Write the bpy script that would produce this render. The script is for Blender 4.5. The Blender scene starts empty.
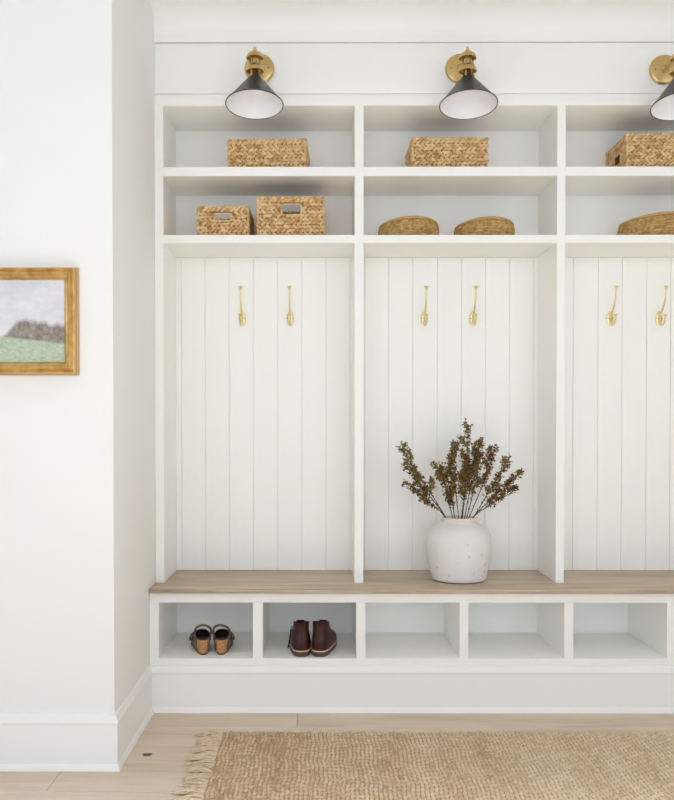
import bpy, bmesh, math, random
import numpy as np
from mathutils import Vector, Matrix, noise

S = bpy.context.scene
C = S.collection
PI = math.pi

# ------------------------------------------------------------------ camera
cam_d = bpy.data.cameras.new('camera')
cam = bpy.data.objects.new('camera', cam_d)
C.objects.link(cam)
cam.location = (0.0, -3.3425, 1.0986)
cam.rotation_euler = (PI / 2 - 0.0155, 0.0, 0.0032)
cam_d.sensor_fit = 'HORIZONTAL'
cam_d.sensor_width = 36.0
cam_d.lens = 885.5 / 674 * 36.0
cam_d.shift_x = (337 - 320.05) / 674
cam_d.shift_y = (437.43 - 400) / 674
cam_d.clip_start = 0.02
S.camera = cam

# ------------------------------------------------------------------ light
w = bpy.data.worlds.new('sky')
S.world = w
w.use_nodes = True
bg = w.node_tree.nodes['Background']
bg.inputs['Color'].default_value = (0.82, 0.91, 1.0, 1)
bg.inputs['Strength'].default_value = 0.75


def area(name, loc, target, sx, sy, power, col=(1, 1, 1)):
    d = bpy.data.lights.new(name, 'AREA')
    d.shape = 'RECTANGLE'
    d.size, d.size_y = sx, sy
    d.energy = power
    d.color = col
    o = bpy.data.objects.new(name, d)
    C.objects.link(o)
    o.location = loc
    o.rotation_euler = (Vector(target) - Vector(loc)).to_track_quat('-Z', 'Y').to_euler()
    return o


area('window_daylight', (0.4, -5.5, 1.75), (0.4, 0.1, 1.75), 5.5, 1.9, 118, (0.82, 0.91, 1.0))

d = area('floor_bounce_fill', (0.5, -2.5, 2.72), (0.5, -2.3, 0), 3.0, 1.4, 118, (0.77, 0.885, 1.0))  # added fill lamp aimed at the floor to bounce light under the shelves
d.data.spread = math.radians(62)
S.cycles.max_bounces = 14
S.cycles.diffuse_bounces = 10

S.view_settings.view_transform = 'Standard'
S.view_settings.look = 'None'
S.view_settings.gamma = 1.0
S.view_settings.use_curve_mapping = False
S.view_settings.exposure = -0.50


# ------------------------------------------------------------------ helpers
def srgb(r, g, b):
    f = lambda c: c / 12.92 if c <= 0.04045 else ((c + 0.055) / 1.055) ** 2.4
    return (f(r / 255), f(g / 255), f(b / 255), 1)


def mat(name, col, rough=0.5, metal=0.0, spec=0.5):
    m = bpy.data.materials.new(name)
    m.use_nodes = True
    p = m.node_tree.nodes['Principled BSDF']
    p.inputs['Base Color'].default_value = col
    p.inputs['Roughness'].default_value = rough
    p.inputs['Metallic'].default_value = metal
    p.inputs['Specular IOR Level'].default_value = spec
    return m


class NT:
    """small node-tree writer"""
    def __init__(self, m):
        self.t = m.node_tree
        self.p = self.t.nodes['Principled BSDF']

    def n(self, kind, **kw):
        nd = self.t.nodes.new(kind)
        for k, v in kw.items():
            setattr(nd, k, v)
        return nd

    def l(self, a, b):
        self.t.links.new(a, b)

    def coords(self, scale=(1, 1, 1), out='Object'):
        c = self.n('ShaderNodeTexCoord')
        mp = self.n('ShaderNodeMapping')
        mp.inputs['Scale'].default_value = scale
        self.l(c.outputs[out], mp.inputs['Vector'])
        return mp.outputs['Vector']

    def noise(self, vec, scale, detail=3.0, rough=0.5):
        nd = self.n('ShaderNodeTexNoise')
        nd.inputs['Scale'].default_value = scale
        nd.inputs['Detail'].default_value = detail
        nd.inputs['Roughness'].default_value = rough
        if vec is not None:
            self.l(vec, nd.inputs['Vector'])
        return nd.outputs['Fac']

    def ramp(self, fac, stops):
        r = self.n('ShaderNodeValToRGB')
        el = r.color_ramp.elements
        while len(el) < len(stops):
            el.new(0.5)
        for e, (p, c) in zip(el, stops):
            e.position = p
            e.color = c
        self.l(fac, r.inputs['Fac'])
        return r.outputs['Color']

    def mix(self, fac, a, b, blend='MIX'):
        m = self.n('ShaderNodeMix', data_type='RGBA', blend_type=blend)
        for sock, v in ((m.inputs[0], fac), (m.inputs[6], a), (m.inputs[7], b)):
            if isinstance(v, (int, float)):
                sock.default_value = v
            elif isinstance(v, tuple):
                sock.default_value = v
            else:
                self.l(v, sock)
        return m.outputs[2]

    def math(self, op, a, b=None, c=None, clamp=False):
        m = self.n('ShaderNodeMath', operation=op)
        m.use_clamp = clamp
        for i, v in enumerate((a, b, c)):
            if v is None:
                continue
            if isinstance(v, (int, float)):
                m.inputs[i].default_value = v
            else:
                self.l(v, m.inputs[i])
        return m.outputs[0]

    def island(self):
        return self.n('ShaderNodeNewGeometry').outputs['Random Per Island']

    def bump(self, h, strength=0.2, dist=0.002):
        b = self.n('ShaderNodeBump')
        b.inputs['Strength'].default_value = strength
        b.inputs['Distance'].default_value = dist
        self.l(h, b.inputs['Height'])
        self.l(b.outputs['Normal'], self.p.inputs['Normal'])

    def base(self, c):
        self.l(c, self.p.inputs['Base Color'])


def add_box(bm, x0, x1, y0, y1, z0, z1, bev=0.0015, seg=2):
    t = bmesh.new()
    bmesh.ops.create_cube(t, size=1.0)
    bmesh.ops.scale(t, vec=(x1 - x0, y1 - y0, z1 - z0), verts=t.verts)
    bmesh.ops.translate(t, vec=((x0 + x1) / 2, (y0 + y1) / 2, (z0 + z1) / 2), verts=t.verts)
    if bev:
        bmesh.ops.bevel(t, geom=list(t.edges), offset=bev, segments=seg, profile=0.5, affect='EDGES')
    merge(bm, t)


def merge(bm, t):
    me = bpy.data.meshes.new('tmp')
    t.to_mesh(me)
    t.free()
    bm.from_mesh(me)
    bpy.data.meshes.remove(me)


def add_prism(bm, pts, x0, x1):
    """closed profile of (y, z) points extruded along x"""
    a = [bm.verts.new((x0, y, z)) for y, z in pts]
    b = [bm.verts.new((x1, y, z)) for y, z in pts]
    n = len(pts)
    for i in range(n):
        j = (i + 1) % n
        bm.faces.new((a[i], a[j], b[j], b[i]))
    bm.faces.new(a[::-1])
    bm.faces.new(b)
    bmesh.ops.recalc_face_normals(bm, faces=bm.faces)


def add_prism_y(bm, pts, y0, y1):
    """closed profile of (x, z) points extruded along y"""
    a = [bm.verts.new((x, y0, z)) for x, z in pts]
    b = [bm.verts.new((x, y1, z)) for x, z in pts]
    n = len(pts)
    for i in range(n):
        j = (i + 1) % n
        bm.faces.new((a[i], a[j], b[j], b[i]))
    bm.faces.new(a[::-1])
    bm.faces.new(b)
    bmesh.ops.recalc_face_normals(bm, faces=bm.faces)


def add_lathe(bm, prof, seg=32, origin=(0, 0, 0), axis=None, closed=False):
    """revolve (r, h) points round z (or a given axis) at origin"""
    R = Matrix.Identity(3)
    if axis is not None:
        R = Vector((0, 0, 1)).rotation_difference(Vector(axis).normalized()).to_matrix()
    o = Vector(origin)
    rings = []
    for r, h in prof:
        if r < 1e-6:
            rings.append([bm.verts.new(o + R @ Vector((0, 0, h)))])
        else:
            rings.append([bm.verts.new(o + R @ Vector((r * math.cos(2 * PI * k / seg), r * math.sin(2 * PI * k / seg), h))) for k in range(seg)])
    pairs = list(zip(rings[:-1], rings[1:]))
    if closed:
        pairs.append((rings[-1], rings[0]))
    for a, b in pairs:
        for k in range(seg):
            k2 = (k + 1) % seg
            if len(a) == 1 and len(b) == 1:
                continue
            if len(a) == 1:
                bm.faces.new((a[0], b[k], b[k2]))
            elif len(b) == 1:
                bm.faces.new((a[k], a[k2], b[0]))
            else:
                bm.faces.new((a[k], a[k2], b[k2], b[k]))
    bmesh.ops.recalc_face_normals(bm, faces=bm.faces)


def add_tube(bm, pts, rad, seg=8, closed=False, flat=1.0, up=None):
    """tube through points; rad a number or one per point"""
    P = [Vector(p) for p in pts]
    n = len(P)
    rads = rad if isinstance(rad, (list, tuple)) else [rad] * n
    rings = []
    prev = None
    for i in range(n):
        if closed:
            t = P[(i + 1) % n] - P[i - 1]
        else:
            t = P[min(i + 1, n - 1)] - P[max(i - 1, 0)]
        t.normalize()
        if up is not None:
            a = Vector(up) - t * t.dot(Vector(up))
        elif prev is None:
            a = t.orthogonal()
        else:
            a = prev - t * t.dot(prev)
        a.normalize()
        prev = a
        b = t.cross(a)
        rings.append([bm.verts.new(P[i] + (a * math.cos(2 * PI * k / seg) * flat + b * math.sin(2 * PI * k / seg)) * rads[i]) for k in range(seg)])
    idx = list(range(n - 1)) + ([n - 1] if closed else [])
    for i in idx:
        r0, r1 = rings[i], rings[(i + 1) % n]
        for k in range(seg):
            k2 = (k + 1) % seg
            bm.faces.new((r0[k], r0[k2], r1[k2], r1[k]))
    if not closed:
        bm.faces.new(rings[0][::-1])
        bm.faces.new(rings[-1])


def catmull(pts, n=6):
    P = [Vector(p) for p in pts]
    out = []
    for i in range(len(P) - 1):
        p0, p1, p2, p3 = P[max(i - 1, 0)], P[i], P[i + 1], P[min(i + 2, len(P) - 1)]
        for k in range(n):
            t = k / n
            out.append(0.5 * ((2 * p1) + (p2 - p0) * t + (2 * p0 - 5 * p1 + 4 * p2 - p3) * t * t + (3 * p1 - p0 - 3 * p2 + p3) * t ** 3))
    out.append(P[-1])
    return out


def finish(name, me, m, parent=None, smooth=None):
    o = bpy.data.objects.new(name, me)
    C.objects.link(o)
    if m is not None:
        me.materials.append(m)
    if smooth is not None:
        me.shade_smooth()
        if smooth < 179:
            me.set_sharp_from_angle(angle=math.radians(smooth))
    if parent is not None:
        o.parent = parent
    return o


def obj(name, bm, m, parent=None, smooth=35):
    me = bpy.data.meshes.new(name)
    bm.to_mesh(me)
    bm.free()
    return finish(name, me, m, parent, smooth)


def tag(o, label, cat, group=None):
    o['label'] = label
    o['category'] = cat
    if group:
        o['group'] = group
    return o


def thing(name, label, cat, loc=(0, 0, 0), rz=0.0, group=None):
    o = bpy.data.objects.new(name, None)
    o.empty_display_size = 0.05
    C.objects.link(o)
    o.location = loc
    o.rotation_euler = (0, 0, rz)
    return tag(o, label, cat, group)


def struct(name, bm, m, smooth=35):
    o = obj(name, bm, m, None, smooth)
    o['kind'] = 'structure'
    return o


def dup(root, loc, rz, label, group=None):
    """a copy of a thing with its parts and sub-parts"""
    r = root.copy()
    C.objects.link(r)
    r.location = loc
    r.rotation_euler = (0, 0, rz)
    r['label'] = label
    if group:
        r['group'] = group
    for ch in list(root.children):
        c = ch.copy()
        C.objects.link(c)
        c.parent = r
        for g in list(ch.children):
            d = g.copy()
            C.objects.link(d)
            d.parent = c
    return r


def BM():
    return bmesh.new()


# ------------------------------------------------------------------ materials
M_wall = mat('white_wall_paint', srgb(248, 248, 248), 0.75, spec=0.3)
nt = NT(M_wall)
nt.bump(nt.noise(nt.coords(), 350, 2), 0.03, 0.001)
M_trim = mat('white_trim_paint', srgb(248, 248, 247), 0.38, spec=0.45)
M_cab = mat('white_cabinet_paint', srgb(250, 250, 248), 0.42, spec=0.45)
M_ceiling = mat('white_ceiling_paint', srgb(240, 240, 238), 0.85, spec=0.2)


def wood(name, stops, scale_along, scale_across, rough):
    m = mat(name, (0.5, 0.4, 0.3, 1), rough, spec=0.35)
    t = NT(m)
    isl = t.island()
    tc = t.n('ShaderNodeTexCoord')
    off = t.n('ShaderNodeVectorMath', operation='ADD')
    cmb = t.n('ShaderNodeCombineXYZ')
    sh = t.math('MULTIPLY', isl, 37.0)
    for i in range(3):
        t.l(sh, cmb.inputs[i])
    t.l(tc.outputs['Object'], off.inputs[0])
    t.l(cmb.outputs[0], off.inputs[1])
    mp = t.n('ShaderNodeMapping')
    mp.inputs['Scale'].default_value = (scale_along, scale_across, scale_across)
    t.l(off.outputs[0], mp.inputs['Vector'])
    g = t.noise(mp.outputs[0], 1.0, 6, 0.6)
    mp2 = t.n('ShaderNodeMapping')
    mp2.inputs['Scale'].default_value = (scale_along * 4, scale_across * 7, scale_across * 7)
    t.l(off.outputs[0], mp2.inputs['Vector'])
    g2 = t.noise(mp2.outputs[0], 1.0, 3, 0.6)
    f = t.math('ADD', t.math('MULTIPLY', g, 0.62), t.math('MULTIPLY', g2, 0.38))
    f = t.math('ADD', f, t.math('MULTIPLY', t.math('SUBTRACT', isl, 0.5), 0.10))
    t.base(t.ramp(f, stops))
    t.bump(g2, 0.08, 0.001)
    return m, t


M_floor, _ = wood('pale_oak_floor', [(0.30, srgb(196, 176, 154)), (0.48, srgb(217, 198, 177)), (0.62, srgb(227, 210, 192)), (0.8, srgb(233, 219, 203))], 1.6, 11.0, 0.45)
M_bench, _ = wood('weathered_oak_top', [(0.30, srgb(134, 113, 94)), (0.44, srgb(180, 160, 138)), (0.58, srgb(204, 186, 164)), (0.78, srgb(222, 206, 186))], 1.8, 22.0, 0.42)
M_knot = mat('dark_knot_wood', srgb(92, 86, 84), 0.6)

M_brass = mat('brushed_brass', srgb(212, 184, 126), 0.30, 1.0)
M_hook = mat('polished_pale_brass', srgb(240, 224, 174), 0.28, 1.0)
M_shade_out = mat('charcoal_enamel', srgb(56, 57, 55), 0.38, 0.0, 0.6)
M_shade_in = mat('white_enamel', srgb(244, 245, 252), 0.45)
M_screw = mat('dark_brass_screw', srgb(140, 110, 60), 0.4, 1.0)


def straw(name, stops, fleck=0.5, fibre=(60, 60, 220)):
    m = mat(name, (0.6, 0.42, 0.22, 1), 0.72, spec=0.25)
    t = NT(m)
    isl = t.island()
    n1 = t.noise(t.coords(), 55, 3, 0.6)
    f = t.math('ADD', t.math('MULTIPLY', isl, 0.34), t.math('MULTIPLY', n1, fleck + 0.2))
    t.base(t.ramp(f, stops))
    t.bump(t.noise(t.coords(fibre), 1.0, 3), 0.35, 0.002)
    return m


M_hyac = straw('woven_water_hyacinth', [(0.20, srgb(136, 92, 56)), (0.36, srgb(200, 160, 108)), (0.55, srgb(224, 192, 144)), (0.85, srgb(240, 216, 176))])
M_hyac_in = mat('basket_inner_weave', srgb(150, 112, 70), 0.9)
M_sea = straw('coiled_seagrass', [(0.18, srgb(124, 92, 52)), (0.4, srgb(178, 142, 86)), (0.62, srgb(200, 166, 108)), (0.9, srgb(222, 192, 140))])

# rug: one tint per stitch, soft streaks along the weave
RP, RQ = 0.0138, 0.028
M_rug = mat('braided_jute', srgb(196, 168, 124), 0.9, spec=0.15)
t = NT(M_rug)
tc = t.n('ShaderNodeTexCoord')
sx = t.n('ShaderNodeSeparateXYZ')
t.l(tc.outputs['Object'], sx.inputs[0])
ci = t.math('FLOOR', t.math('DIVIDE', sx.outputs['X'], RP))
cj = t.math('FLOOR', t.math('SUBTRACT', t.math('DIVIDE', sx.outputs['Y'], RQ), t.math('MULTIPLY', ci, 0.36)))
cv = t.n('ShaderNodeCombineXYZ')
t.l(ci, cv.inputs[0])
t.l(cj, cv.inputs[1])
wn = t.n('ShaderNodeTexWhiteNoise', noise_dimensions='2D')
t.l(cv.outputs[0], wn.inputs['Vector'])
streak = t.noise(t.coords((9.0, 1.1, 1)), 1.0, 3, 0.6)
fine = t.noise(t.coords((260, 120, 200)), 1.0, 2)
f = t.math('ADD', t.math('MULTIPLY', wn.outputs['Value'], 0.17), t.math('MULTIPLY', streak, 0.42))
f = t.math('ADD', f, t.math('MULTIPLY', fine, 0.44))
# paler towards the right end of the rug
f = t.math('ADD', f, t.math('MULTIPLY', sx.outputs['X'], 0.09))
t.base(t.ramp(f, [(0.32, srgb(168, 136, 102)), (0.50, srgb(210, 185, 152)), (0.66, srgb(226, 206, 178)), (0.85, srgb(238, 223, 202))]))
t.bump(fine, 0.5, 0.002)
M_gap_shade = straw('brown_gap_shade', [(0.2, srgb(138, 106, 76)), (0.5, srgb(166, 132, 96)), (0.9, srgb(188, 154, 116))])  # brown stands in for the shade between rug stitches
M_fringe = straw('jute_fringe', [(0.2, srgb(196, 166, 130)), (0.5, srgb(226, 203, 174)), (0.9, srgb(242, 226, 206))])

M_vase = mat('white_crackled_ceramic', srgb(232, 230, 230), 0.55)
t = NT(M_vase)
v = t.n('ShaderNodeTexVoronoi')
v.inputs['Scale'].default_value = 30
v.inputs['Randomness'].default_value = 1.0
dn = t.n('ShaderNodeTexNoise')
dn.inputs['Scale'].default_value = 90
dv = t.n('ShaderNodeVectorMath', operation='MULTIPLY_ADD')
t.l(t.coords(), dn.inputs['Vector'])
t.l(dn.outputs['Color'], dv.inputs[0])
dv.inputs[1].default_value = (0.03, 0.03, 0.03)
t.l(t.coords((1, 1, 0.7)), dv.inputs[2])
t.l(dv.outputs[0], v.inputs['Vector'])
n2 = t.noise(t.coords(), 130, 3, 0.7)
pit = t.math('ADD', v.outputs['Distance'], t.math('MULTIPLY', n2, 0.34))
spots = t.ramp(pit, [(0.0, (1, 1, 1, 1)), (0.27, (1, 1, 1, 1)), (0.33, (0, 0, 0, 1))])
clumps = t.ramp(t.noise(t.coords(), 11, 2), [(0.34, (0, 0, 0, 1)), (0.48, (1, 1, 1, 1))])
c1 = t.mix(t.noise(t.coords(), 14, 4), srgb(226, 224, 224), srgb(240, 238, 238))
t.base(t.mix(t.mix(1.0, spots, clumps, 'MULTIPLY'), c1, srgb(190, 187, 184)))
t.bump(t.noise(t.coords(), 60, 4), 0.12, 0.003)
M_clay = mat('raw_clay_lip', srgb(226, 219, 210), 0.8)
M_foot = mat('unglazed_foot_and_contact_shade', srgb(110, 106, 102), 0.8)  # grey covers both the unglazed foot and its painted contact shadow

M_leaf = mat('dried_olive_leaf', srgb(120, 96, 48), 0.65, spec=0.3)
t = NT(M_leaf)
oi = t.n('ShaderNodeObjectInfo')
olive = t.ramp(t.island(), [(0.0, srgb(84, 68, 40)), (0.35, srgb(126, 104, 56)), (0.7, srgb(158, 136, 74)), (1.0, srgb(150, 150, 104))])
rust = t.ramp(t.island(), [(0.0, srgb(70, 48, 34)), (0.35, srgb(112, 78, 46)), (0.7, srgb(150, 108, 58)), (1.0, srgb(128, 110, 76))])
t.base(t.mix(oi.outputs['Random'], olive, rust))
M_stem = mat('dark_dry_stem', srgb(72, 54, 42), 0.8)

M_boot = mat('oxblood_brown_leather', srgb(84, 37, 28), 0.42, spec=0.4)
t = NT(M_boot)
t.base(t.ramp(t.noise(t.coords(), 26, 4), [(0.3, srgb(46, 19, 16)), (0.7, srgb(74, 29, 23))]))
M_boot_in = mat('dark_boot_lining', srgb(40, 26, 22), 0.9)
M_sole = mat('brown_rubber_sole', srgb(88, 68, 56), 0.7)
M_welt = mat('cream_welt', srgb(222, 196, 168), 0.7)
M_lace = mat('dark_brown_lace', srgb(48, 32, 26), 0.8)
M_cork = mat('cork', srgb(192, 142, 92), 0.8)
t = NT(M_cork)
t.base(t.ramp(t.noise(t.coords(), 190, 3, 0.7), [(0.35, srgb(140, 92, 54)), (0.5, srgb(190, 140, 90)), (0.7, srgb(212, 168, 118))]))
M_taupe = mat('taupe_leather', srgb(104, 86, 74), 0.55)
M_footbed = mat('dark_brown_footbed', srgb(62, 44, 36), 0.7)
M_sandal_sole = mat('dark_sandal_sole', srgb(58, 46, 40), 0.8)

M_gold = mat('aged_gold_leaf', srgb(214, 170, 92), 0.34, 0.85)
t = NT(M_gold)
t.base(t.ramp(t.noise(t.coords((30, 30, 30)), 1.0, 4), [(0.3, srgb(196, 154, 90)), (0.65, srgb(232, 198, 132))]))
M_gold_side = mat('rubbed_gold_side', srgb(206, 170, 128), 0.45, 0.5)

# ------------------------------------------------------------------ setting
XL, XR = -0.6621, 1.747           # alcove side walls
YK, YL, YB = 0.45, 0.1481, 0.0233  # back of lockers, locker face, bench face
YC = -0.545                        # face of the wall with the painting
ZC = 2.745

bm = BM()
random.seed(4)
PW = 0.188
y = 0.5 - 0.0
rows = []
yy = -0.1516 + PW * 4
k = 0
special = {3: [-0.0946], 6: [-0.8272, 1.1]}
while yy > -5.6:
    y1, y0 = yy, yy - PW
    cuts = special.get(k)
    if cuts is None:
        cuts = [random.uniform(-0.9, 0.9)]
    cuts = list(cuts)
    while cuts[0] > -3.2:
        cuts.insert(0, cuts[0] - random.uniform(1.5, 2.2))
    while cuts[-1] < 4.0:
        cuts.append(cuts[-1] + random.uniform(1.5, 2.2))
    cuts[0], cuts[-1] = -3.4, 4.2
    for a, b in zip(cuts[:-1], cuts[1:]):
        add_box(bm, a + 0.0005, b - 0.0005, y0 + 0.0005, y1 - 0.0005, -0.03, 0.0, 0.0012, 1)
    yy -= PW
    k += 1
# a dark knot in the board beside the rug
kn = [bm.verts.new((-0.583 + 0.016 * math.cos(a) * (1 + 0.2 * math.sin(3 * a)), -0.423 + 0.018 * math.sin(a) * (1 + 0.25 * math.cos(2 * a)), 0.0004)) for a in np.linspace(0, 2 * PI, 16, endpoint=False)]
kf = bm.faces.new(kn)
kf.material_index = 1
fl = struct('floor', bm, M_floor, None)
fl.data.materials.append(M_knot)

bm = BM()
add_box(bm, -3.4, 4.2, -5.6, 0.7, ZC, ZC + 0.06, 0)
struct('ceiling', bm, M_ceiling, None)
bm = BM()
add_box(bm, XL - 0.02, XR + 0.02, 0.4655, 0.6, -0.03, ZC, 0)
struct('wall_back', bm, M_wall, None)
bm = BM()
add_box(bm, -3.4, XL, YC, 0.6, -0.03, ZC, 0.002)
struct('wall_left', bm, M_wall, 40)
bm = BM()
add_box(bm, XR, 4.2, YC, 0.6, -0.03, ZC, 0.002)
struct('wall_right', bm, M_wall, 40)

# base moulding profile: distance out of the wall, height
BP = [(0.0, 0.0), (0.020, 0.0), (0.019, 0.010), (0.014, 0.019), (0.012, 0.021), (0.012, 0.144), (0.0145, 0.148), (0.0155, 0.154), (0.0125, 0.159), (0.011, 0.164), (0.006, 0.173), (0.0, 0.176)]


def sweep(bm, path, inward):
    """sweep the base profile along a floor path, mitred; inward gives the offset direction at each corner"""
    rings = [[bm.verts.new((p[0] + d[0] * o, p[1] + d[1] * o, h)) for o, h in BP] for p, d in zip(path, inward)]
    for r0, r1 in zip(rings[:-1], rings[1:]):
        for i in range(len(BP)):
            j = (i + 1) % len(BP)
            bm.faces.new((r0[i], r0[j], r1[j], r1[i]))
    bm.faces.new(rings[0])
    bm.faces.new(rings[-1][::-1])
    bmesh.ops.recalc_face_normals(bm, faces=bm.faces)


bm = BM()
sweep(bm, [(-3.3, YC), (XL, YC), (XL, 0.0008)], [(0, -1), (1, -1), (1, 0)])
struct('baseboard_left', bm, M_trim, 30)
bm = BM()
sweep(bm, [(XR, 0.0008), (XR, YC), (4.1, YC)], [(-1, 0), (-1, -1), (0, -1)])
struct('baseboard_right', bm, M_trim, 30)

# frieze board above the lockers and the cove crown above it
bm = BM()
add_box(bm, XL + 0.0005, XR - 0.0005, YL + 0.004, YK + 0.015, 2.3945, 2.5900, 0.002)
add_box(bm, XL + 0.0005, XR - 0.0005, YL + 0.014, YK + 0.015, 2.3885, 2.5935, 0)
struct('trim_1', bm, M_trim, 40)
bm = BM()
prof = [(YK + 0.015, 2.5940), (YL, 2.5940), (YL, 2.620)]
for a in np.linspace(0, PI / 2, 9)[1:]:
    prof.append((YL - 0.10 * (1 - math.cos(a)), 2.625 + 0.09 * math.sin(a)))
prof += [(YL - 0.105, 2.718), (YL - 0.105, ZC), (YK + 0.015, ZC)]
add_prism(bm, prof, XL + 0.0005, XR - 0.0005)
struct('trim_2', bm, M_trim, 30)

# ------------------------------------------------------------------ shoe bench
CU = [(-0.6262, -0.2673), (-0.2298, 0.1272), (0.1622, 0.5209), (0.5545, 0.9199), (0.9544, 1.3107), (1.3470, 1.7120)]
ZB0, ZB1 = 0.2030, 0.4164
bench = thing('shoe_bench', 'long white built-in shoe bench with open cubbies under the oak seat', 'bench', ((XL + XR) / 2, 0.2, 0))
BX = (XL + XR) / 2


def part(name, bm, m, root, smooth=35):
    """a mesh built in world coordinates, hung under its thing"""
    bmesh.ops.translate(bm, vec=-Vector(root.location), verts=bm.verts)
    return obj(name, bm, m, root, smooth)


x0, x1 = XL + 0.001, XR - 0.001
bm = BM()
add_box(bm, x0, x1, YB, YK, ZB1, 0.4545, 0.0012)
part('top_panel', bm, M_cab, bench)
bm = BM()
add_box(bm, x0, x1, YB, YK, 0.1765, ZB0, 0.0012)
part('bottom_panel', bm, M_cab, bench)
bm = BM()
add_box(bm, x0, x1, YK, YK + 0.012, 0.1765, 0.4545, 0)
part('back_panel', bm, M_cab, bench)
edges = [x0] + [v for ab in CU for v in ab] + [x1]
for a, b in zip(edges[0::2], edges[1::2]):
    bm = BM()
    add_box(bm, a, b, YB, YK, ZB0, ZB1, 0.0008, 1)
    part('divider', bm, M_cab, bench)
bm = BM()
pl = [(YK + 0.01, 0.0)] + [(YB - 0.002 - o, h) for o, h in BP[1:-1]] + [(YB - 0.001, 0.1765), (YK + 0.01, 0.1765)]
add_prism(bm, pl, XL + 0.001, XR - 0.001)
part('base_moulding', bm, M_trim, bench, 30)

bt = BM()
nb = 3
for (ya, yb) in ((0.0, YK),):
    add_box(bt, x0, x1, ya, yb, 0.4550, 0.4700, 0.0018)
o = obj('bench_top', bt, M_bench, None)
tag(o, 'weathered oak bench seat board running across the top of the shoe cubbies', 'bench top')

# ------------------------------------------------------------------ lockers
lock = thing('locker_cabinet', 'tall white built-in locker unit with two rows of shelves and beadboard back', 'locker cabinet', ((XL + XR) / 2, 0.3, 0.4702))
BAY = [(-0.6269, 0.1248), (0.1597, 0.9188), (0.9515, 1.7120)]
ZS = [(1.8084, 1.8399), (2.0702, 2.1066)]
ZT0, ZT1 = 2.3449, 2.3870
Z0 = 0.4702
ed = [x0] + [v for ab in BAY for v in ab] + [x1]
for i, (a, b) in enumerate(zip(ed[0::2], ed[1::2])):
    bm = BM()
    add_box(bm, a, b, YL, YK, Z0, ZT0, 0.0008, 1)
    part('side_panel' if i in (0, 3) else 'divider', bm, M_cab, lock)
bm = BM()
add_box(bm, x0, x1, YL, YK, ZT0, ZT1, 0.0012)
part('top_rail', bm, M_cab, lock)
for a, b in BAY:
    for za, zb in ZS:
        bm = BM()
        add_box(bm, a, b, YL, YK, za, zb, 0.0008, 1)
        part('shelf', bm, M_cab, lock)
bm = BM()
add_box(bm, x0, x1, YK, YK + 0.013, ZS[0][0], ZT1, 0)
part('upper_back_panel', bm, M_cab, lock)
GR = [[-0.6047, -0.5027, -0.4004, -0.2971, -0.1935, -0.0903, 0.0133, 0.1169],
      [0.1776, 0.2799, 0.3834, 0.4882, 0.5909, 0.6935, 0.7961, 0.9000],
      [0.9633, 1.0683, 1.1739, 1.2768, 1.3814, 1.4839, 1.587, 1.690]]
for (a, b), g in zip(BAY, GR):
    bm = BM()
    add_box(bm, a, b, YK + 0.0045, YK + 0.013, Z0, ZS[0][0] - 0.0005, 0)
    xs = [a - 0.0016] + g + [b + 0.0016]
    for p, q in zip(xs[:-1], xs[1:]):
        if q - p > 0.006:
            add_box(bm, p + 0.0013, q - 0.0013, YK - 0.003, YK + 0.0065, Z0, ZS[0][0] - 0.0005, 0.0016, 1)
    part('beadboard_panel', bm, M_cab, lock)


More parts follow.
